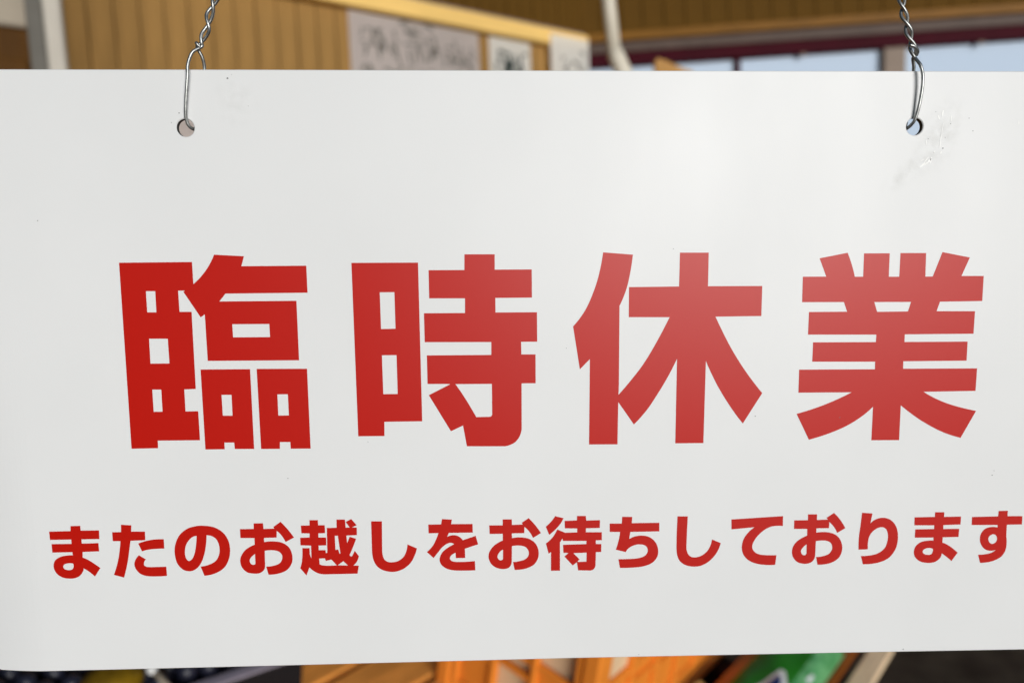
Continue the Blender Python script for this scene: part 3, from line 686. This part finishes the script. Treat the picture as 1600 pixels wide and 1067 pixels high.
SCR = [((157.87, 102.96), (157.18, 98.03), .28), ((157.3, 98.6), (156.89, 93.07), .55), ((157.76, 91.92), (157.4, 91.0), .7), ((157.54, 108.26), (157.18, 105.8), .75),
       ((155.49, 106.18), (156.18, 104.67), .6), ((161.03, 106.18), (160.99, 103.72), .45), ((151.24, 96.51), (151.24, 94.42), .35), ((153.91, 89.64), (152.0, 87.0), .8),
       ((152.52, 89.64), (150.67, 87.35), .45), ((151.2, 87.4), (149.18, 85.62), .9), ((153.54, 89.25), (153.48, 86.96), .6), ((152.4, 87.9), (151.0, 86.4), .5), ((155.15, 92.31), (154.42, 91.17), .35),
       ((189.0, 104.0), (189.2, 102.5), .5), ((149.6, 88.2), (150.8, 88.9), .3)]
for (ax, az), (bx, bz), w in SCR:
    d = Vector((bx - ax, bz - az)); nn = Vector((-d.y, d.x)).normalized() * w * 0.46
    pl, pr = [], []
    for k in range(6):
        t = k / 5; c = Vector((ax, az)) + d * t; ww_ = nn * (0.25 + 0.75 * math.sin(math.pi * min(1, 0.1 + t * .85))) * random.uniform(.7, 1.2)
        pl.append(c + ww_); pr.append(c - ww_ * random.uniform(.6, 1))
    bm.faces.new([bm.verts.new((q.x * MM, -0.11 * MM, q.y * MM)) for q in pl + pr[::-1]])
mesh_obj('scuff_marks', bm, 'scratch', sg)

# ------------------------------------------------------------------ the two hanging wires (same local frame as the sign)
def hanging_wire(label, front, back, axis, phase, stub, PER):
    t = thing('hanging_wire', label, 'wire', SIGN_LOC, SIGN_ROT, 'wires the sign hangs from')
    ax = smooth_path([(x, 0.2, z) for x, z in axis], 14)
    RAD, AMP = 0.64, 1.0
    L = [0.0]
    for a, b in zip(ax, ax[1:]): L.append(L[-1] + (b - a).length)
    def helix(ph):
        o = []
        for p, l in zip(ax, L):
            an = ph + 2 * math.pi * l / PER
            o.append((p.x + AMP * 1.15 * math.cos(an), p.y - AMP * 0.75 * math.sin(an), p.z))
        return o
    for lead, ph in ((front, phase), (back, phase + math.pi)):
        pts = [Vector(q) for q in lead] + [Vector(q) for q in helix(ph)][::4]
        path = [q * MM for q in smooth_path(pts, 6)]
        mesh_obj('strand', tube(bmesh.new(), path, RAD * MM, 10), 'wire', t, True)
    mesh_obj('cut_end', tube(bmesh.new(), [q * MM for q in smooth_path(stub, 5)], RAD * MM, 10), 'wire', t, True)
hanging_wire('twisted grey steel wire through the clean hole at the sign\'s near left end',
    [(-142.9, 2.6, 101.3), (-143.4, 1.2, 101.4), (-144.3, -0.2, 102.2), (-144.85, -0.9, 104.0), (-144.94, -1.6, 106.6), (-144.1, -2.4, 112.66), (-143.3, -2.8, 117.9), (-142.8, -2.9, 122.0), (-142.7, -2.7, 124.6), (-142.0, -2.2, 127.6), (-140.7, -1.6, 130.2)],
    [(-143.0, 2.4, 101.6), (-142.6, 3.2, 104.5), (-140.0, 4.0, 113.7), (-138.5, 3.2, 123.9), (-138.5, 1.8, 128.6)],
    [(-138.9, 132.4), (-136.9, 136.6), (-135.4, 139.69), (-134.2, 144.83), (-132.4, 148.93), (-131.2, 152.0), (-129.6, 157), (-127, 166), (-122, 182), (-116, 205)], math.pi * 0.15,
    [(-138.2, -0.9, 132.0), (-139.1, -1.4, 132.9), (-139.5, -1.2, 133.7)], 14.6)
hanging_wire('twisted grey steel wire through the hole beside the pale scuff marks',
    [(143.6, 2.6, 101.2), (144.0, 1.2, 101.5), (144.7, -0.3, 102.6), (145.5, -1.2, 104.6), (146.3, -2.0, 109.35), (146.85, -2.6, 115.84), (146.8, -2.8, 120.5), (146.4, -2.6, 123.2), (145.7, -2.2, 125.6)],
    [(143.6, 2.4, 101.4), (144.4, 3.2, 105), (145.7, 4.0, 113.68), (145.9, 3.2, 120.5), (145.5, 1.8, 125.2)],
    [(144.5, 128.4), (144.2, 130.5), (143.46, 133.5), (142.24, 136.9), (141.0, 141.1), (139.3, 145.66), (138.4, 149.86), (137.6, 154), (136.4, 161.34), (134.2, 176), (130.5, 204)], math.pi * 0.5,
    [(145.4, 0.2, 129.6), (145.2, -0.9, 131.0), (143.2, -1.9, 132.44), (141.2, -1.9, 133.1)], 13.2)
